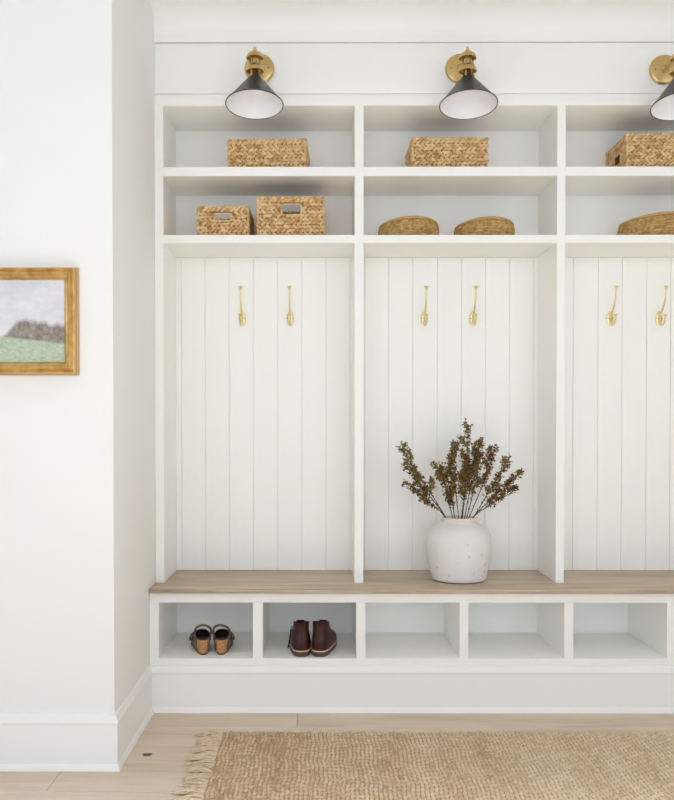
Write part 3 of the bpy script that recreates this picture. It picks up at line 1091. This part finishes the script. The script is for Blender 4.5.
def make_sandal(label, loc, rz, mir):
    r = thing('wedge_sandal', label, 'sandal', loc, rz, 'pair of cork wedge sandals in the first cubby')
    r.scale = (0.94, 0.92, 0.93)
    n = 36

    def ztop(yy):
        q = max(0, min(1, yy / 0.225))
        return 0.062 - 0.040 * (q * q * (3 - 2 * q))
    bm = BM()
    loft(bm, [foot_ring(n, 0.004, 0.232, 0.0215, 0.036, 0.0, mir), foot_ring(n, 0.002, 0.235, 0.0235, 0.038, 0.006, mir)])
    obj('sole', bm, M_sandal_sole, r, 50)
    bm = BM()
    base = foot_ring(n, 0.003, 0.234, 0.0230, 0.0372, 0.006, mir)
    top = foot_ring(n, 0.000, 0.236, 0.0290, 0.0400, 0.0, mir)
    topr = [(x, y, ztop(y)) for x, y, z in top]
    mid = [((a[0] + b[0]) / 2, (a[1] + b[1]) / 2, (a[2] + b[2]) / 2) for a, b in zip(base, topr)]
    loft(bm, [base, mid, topr])
    obj('cork_wedge', bm, M_cork, r, 50)
    bm = BM()
    ft = foot_ring(n, 0.001, 0.235, 0.0285, 0.0395, 0, mir)
    loft(bm, [[(x, y, ztop(y) + 0.0002) for x, y, z in ft], [(x, y, ztop(y) + 0.006) for x, y, z in ft]])
    obj('footbed', bm, M_footbed, r, 50)

    def arch(bm, y0, y1, hw, h, t=0.0025, m=14, nz=6):
        """leather band arching over the foot between y0 and y1"""
        for sgn in (1, -1):
            pass
        o_r, i_r = [], []
        for k in range(nz + 1):
            q = k / nz
            yy = y0 + (y1 - y0) * q
            hh, ww = h[0] + (h[1] - h[0]) * q, hw[0] + (hw[1] - hw[0]) * q
            lean = mir * 0.006 * (yy / 0.235) ** 2
            zb = ztop(yy) - 0.006
            ro, ri = [], []
            for j in range(m + 1):
                a = PI * j / m
                ca, sa = math.cos(a), math.sin(a)
                ca = math.copysign(abs(ca) ** 0.7, ca)
                ro.append(bm.verts.new((ca * ww + lean, yy, zb + sa * hh)))
                ri.append(bm.verts.new((ca * (ww - t) + lean, yy, zb + sa * (hh - t))))
            o_r.append(ro)
            i_r.append(ri)
        bm.faces.new(i_r[-1])
        for a, b in zip(o_r[:-1], o_r[1:]):
            for j in range(m):
                bm.faces.new((a[j], a[j + 1], b[j + 1], b[j]))
        for a, b in zip(i_r[:-1], i_r[1:]):
            for j in range(m):
                bm.faces.new((a[j + 1], a[j], b[j], b[j + 1]))
        for ro, ri in ((o_r[0], i_r[0]), (o_r[-1], i_r[-1])):
            for j in range(m):
                bm.faces.new((ro[j], ro[j + 1], ri[j + 1], ri[j]))
        bmesh.ops.recalc_face_normals(bm, faces=bm.faces)
    bm = BM()
    arch(bm, 0.095, 0.205, (0.0395, 0.0435), (0.048, 0.040))
    obj('vamp', bm, M_footbed, r, 60)  # dark brown has the shade inside the shoe put into the colour
    bm = BM()   # low side wall curving round the heel seat
    rl = []
    side = [(x * 1.045, y, 0) for x, y, _ in foot_ring(n, 0.0, 0.236, 0.0295, 0.0415, 0, mir)]
    side = [q for q in side if 0.030 < q[1] < 0.215]
    for up_ in (0, 1):
        rl.append([(x * (0.93 if not up_ else 1.0), y, (ztop(y) + 0.004 + 0.016 * min(1, (y - 0.03) / 0.03)) if up_ else 0.0065) for x, y, _ in side])
    order = sorted(range(len(rl[0])), key=lambda i: math.atan2(rl[0][i][0], -(rl[0][i][1] - 0.07)))
    for i, j in zip(order[:-1], order[1:]):
        if rl[0][i][0] * rl[0][j][0] < 0:
            continue
        q = [bm.verts.new(rl[0][i]), bm.verts.new(rl[0][j]), bm.verts.new(rl[1][j]), bm.verts.new(rl[1][i])]
        bm.faces.new(q)
    bmesh.ops.remove_doubles(bm, verts=bm.verts, dist=1e-5)
    bmesh.ops.solidify(bm, geom=list(bm.faces), thickness=0.0025)
    obj('side_panel', bm, M_taupe, r, 60)
    bm = BM()   # ankle strap
    p = catmull([(-0.0300, 0.062, 0.060), (-0.0335, 0.046, 0.082), (-0.0290, 0.022, 0.110), (-0.012, 0.006, 0.123), (0.006, 0.006, 0.123), (0.026, 0.022, 0.110), (0.0345, 0.046, 0.086), (0.0300, 0.062, 0.060)], 4)
    add_tube(bm, p, 0.0048, 8, flat=0.4, up=(0, -1, 0.15))
    st = obj('ankle_strap', bm, M_taupe, r, 60)
    bm = BM()
    add_tube(bm, [(mir * 0.0335 + mir * 0.003, 0.040 + 0.006 * math.cos(a), 0.086 + 0.006 * math.sin(a)) for a in np.linspace(0, 2 * PI, 12, endpoint=False)], 0.0012, 6, True)
    obj('buckle', bm, M_screw, st, 180)
    return r


make_sandal('taupe cork wedge sandal, the left one of the pair', (-0.4610, 0.068, ZF), math.radians(12), -1)
make_sandal('taupe cork wedge sandal, the right one of the pair', (-0.3945, 0.068, ZF), math.radians(3), 1)

# ------------------------------------------------------------------ painting
PZ = 1.4200
ptx1, ptx0 = -0.7680, -1.2280
W2, H2 = (ptx1 - ptx0) / 2, 0.1690
pic = thing('framed_painting', 'gold framed landscape painting of a misty field hung on the left wall', 'painting', ((ptx0 + ptx1) / 2, YC, PZ - H2))


def ring_frame(bm, prof, w, h, cz):
    """mitred frame: prof = (inset from the outer edge, distance out of the wall)"""
    cor = [(-1, -1), (1, -1), (1, 1), (-1, 1)]
    R = [[bm.verts.new((sx_ * (w - i), -d, cz + sz_ * (h - i))) for i, d in prof] for sx_, sz_ in cor]
    n = len(prof)
    for k in range(4):
        a, b = R[k], R[(k + 1) % 4]
        for i in range(n):
            j = (i + 1) % n
            bm.faces.new((a[i], a[j], b[j], b[i]))
    bmesh.ops.recalc_face_normals(bm, faces=bm.faces)


bm = BM()
ring_frame(bm, [(0.000, 0.001), (0.000, 0.012), (0.002, 0.015), (0.005, 0.016), (0.005, 0.024), (0.004, 0.027), (0.004, 0.033), (0.022, 0.033), (0.022, 0.001)], W2, H2, H2)
obj('outer_frame', bm, M_gold_side, pic, 30)
bm = BM()
ring_frame(bm, [(i_ * 0.88 + 0.0008, d_) for i_, d_ in ((0.0045, 0.0332), (0.006, 0.039), (0.010, 0.041), (0.013, 0.038), (0.015, 0.036), (0.019, 0.040), (0.024, 0.042), (0.029, 0.039), (0.033, 0.033), (0.035, 0.0335), (0.040, 0.030), (0.045, 0.024), (0.046, 0.018), (0.030, 0.018), (0.030, 0.0332))], W2, H2, H2)
obj('gilded_moulding', bm, M_gold, pic, 30)

M_pic = mat('oil_landscape', (0.8, 0.8, 0.8, 1), 0.5, spec=0.3)
t = NT(M_pic)
tc = t.n('ShaderNodeTexCoord')
sx = t.n('ShaderNodeSeparateXYZ')
t.l(tc.outputs['Object'], sx.inputs[0])
X_, Z_ = sx.outputs['X'], sx.outputs['Z']
n_s = t.noise(t.coords((1, 1, 1.6)), 16, 4, 0.6)
sky = t.ramp(n_s, [(0.3, srgb(214, 216, 226)), (0.5, srgb(226, 226, 234)), (0.7, srgb(238, 236, 240))])
low = t.math('MULTIPLY', t.math('SUBTRACT', 0.20, Z_), 6.0, clamp=True)
sky = t.mix(low, sky, srgb(240, 234, 236))
n_f = t.noise(t.coords((1, 1, 2.4)), 55, 4, 0.7)
fld = t.ramp(n_f, [(0.3, srgb(160, 178, 154)), (0.5, srgb(188, 203, 182)), (0.7, srgb(214, 218, 200))])
n_t = t.noise(t.coords((1, 1, 1)), 60, 4, 0.65)
tre = t.ramp(n_t, [(0.3, srgb(124, 112, 106)), (0.5, srgb(154, 142, 134)), (0.72, srgb(178, 170, 172))])
n_l = t.noise(t.coords((1, 1, 0.25)), 26, 3, 0.6)
# top of the trees falls away to the left
xr = t.math('SUBTRACT', X_, 0.195)
hor = t.math('SUBTRACT', 0.099, t.math('MULTIPLY', xr, 0.11))
env = t.math('MULTIPLY', t.math('ADD', X_, 0.012), 17.0, clamp=True)
toph = t.math('ADD', hor, t.math('MULTIPLY', env, t.math('ADD', 0.038, t.math('MULTIPLY', n_l, 0.060))))
is_tree = t.math('MULTIPLY', t.math('SUBTRACT', toph, Z_), 55.0, clamp=True)
is_field = t.math('MULTIPLY', t.math('SUBTRACT', t.math('ADD', hor, t.math('MULTIPLY', n_l, 0.006)), Z_), 120.0, clamp=True)
t.base(t.mix(is_field, t.mix(is_tree, sky, tre), fld))
t.bump(n_f, 0.15, 0.001)
bm = BM()
add_box(bm, -W2 + 0.0235, W2 - 0.0235, -0.0200, -0.012, 0.0235, 2 * H2 - 0.0235, 0)
obj('canvas', bm, M_pic, pic, None)

# ------------------------------------------------------------------ rug
RX0, RX1, RY1, RY0 = -0.3545, 1.66, -0.2235, -1.75
rug = thing('jute_rug', 'woven natural jute rug with a fringed left end on the oak floor', 'rug', (0.0, 0.0, 0.0))
nx = int((RX1 - RX0) / 0.0028)
ny = int((RY1 - RY0) / 0.0040)
gx = np.linspace(RX0, RX1, nx)
gy = np.linspace(RY0, RY1, ny)
GX, GY = np.meshgrid(gx, gy)
wob = 0.0022 * np.sin(GY * 23 + 1.3 * np.sin(GX * 5)) + 0.0012 * np.sin(GY * 61 + GX * 9)
XX = GX + wob * (1 + 0.6 * np.clip((0.5 - GX) / 0.8, 0, 1))
ci = np.floor(XX / RP)
fx = XX / RP - ci
reg = np.clip((GX - 0.1) / 0.7, 0.12, 1)      # looser, less even weave towards the fringe
rs = np.random.RandomState(5)
coln = rs.rand(4000)
ph = GY / RQ * (1 + (1 - reg) * 0.22 * (coln[ci.astype(int) + 1500] - 0.5)) - ci * 0.36 + (1 - reg) * 1.2 * coln[ci.astype(int) + 500]
fy = ph - np.floor(ph)
hgt = (np.clip(np.sin(PI * fx), 0, 1) ** 0.7) * (np.clip(np.sin(PI * fy), 0, 1) ** 0.6)
lumpy = 1 - (1 - reg) * 0.40 * rs.rand(64, 400)[(np.floor(ph).astype(int)) % 64, ci.astype(int) % 400]
Zg = 0.0034 + 0.0095 * hgt * lumpy
edge_y = 0.0022 * np.sin(GX / RP * PI * 2) * (GY > RY1 - 0.004)
verts = np.stack([GX, GY + edge_y, Zg], -1).reshape(-1, 3)
ii = np.arange(nx * ny).reshape(ny, nx)
faces = np.stack([ii[:-1, :-1], ii[:-1, 1:], ii[1:, 1:], ii[1:, :-1]], -1).reshape(-1, 4)
# skirt down to the floor
ring = np.concatenate([ii[0, :], ii[1:, -1], ii[-1, -2::-1], ii[-2:0:-1, 0]])
low = verts[ring].copy()
low[:, 2] = 0.0006
b0 = len(verts)
allv = np.vstack([verts, low])
nr = len(ring)
sk = [(int(ring[k]), int(b0 + k), int(b0 + (k + 1) % nr), int(ring[(k + 1) % nr])) for k in range(nr)]
me = bpy.data.meshes.new('woven_field')
me.from_pydata(allv.tolist(), [], faces.tolist() + sk)
me.update()
finish('woven_field', me, M_rug, rug, 180)

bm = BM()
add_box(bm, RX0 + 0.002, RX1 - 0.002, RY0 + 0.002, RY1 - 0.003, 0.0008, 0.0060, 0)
obj('gap_shade_base', bm, M_gap_shade, rug, None)  # base sheet, its brown painted as shade in the stitch gaps
bm = BM()
rf = random.Random(8)
yy = RY1 - 0.003
while yy > RY0:
    lean = rf.uniform(-0.4, 0.4)
    ln = rf.uniform(0.065, 0.098)
    for q in range(9):
        y0 = yy - rf.uniform(0, 0.017)
        l2 = ln * rf.uniform(0.72, 1.08)
        wv = rf.uniform(-0.009, 0.009)
        p = catmull([(RX0 + 0.006, y0, 0.0078), (RX0 - l2 * 0.3, y0 + lean * 0.012 + wv * 0.5, 0.0055 + rf.uniform(0, 0.010)), (RX0 - l2 * 0.65, y0 + lean * 0.03 - wv + rf.uniform(-0.005, 0.005), 0.004 + rf.uniform(0, 0.007)), (RX0 - l2, y0 + lean * 0.04 + wv + rf.uniform(-0.007, 0.007), 0.0024 + rf.uniform(0, 0.003))], 4)
        add_tube(bm, p, [0.0024] * (len(p) - 3) + [0.0020, 0.0017, 0.0011], 5)
    yy -= rf.uniform(0.021, 0.030)
fr = obj('fringe', bm, M_fringe, rug, 180)
fr['kind'] = 'stuff'
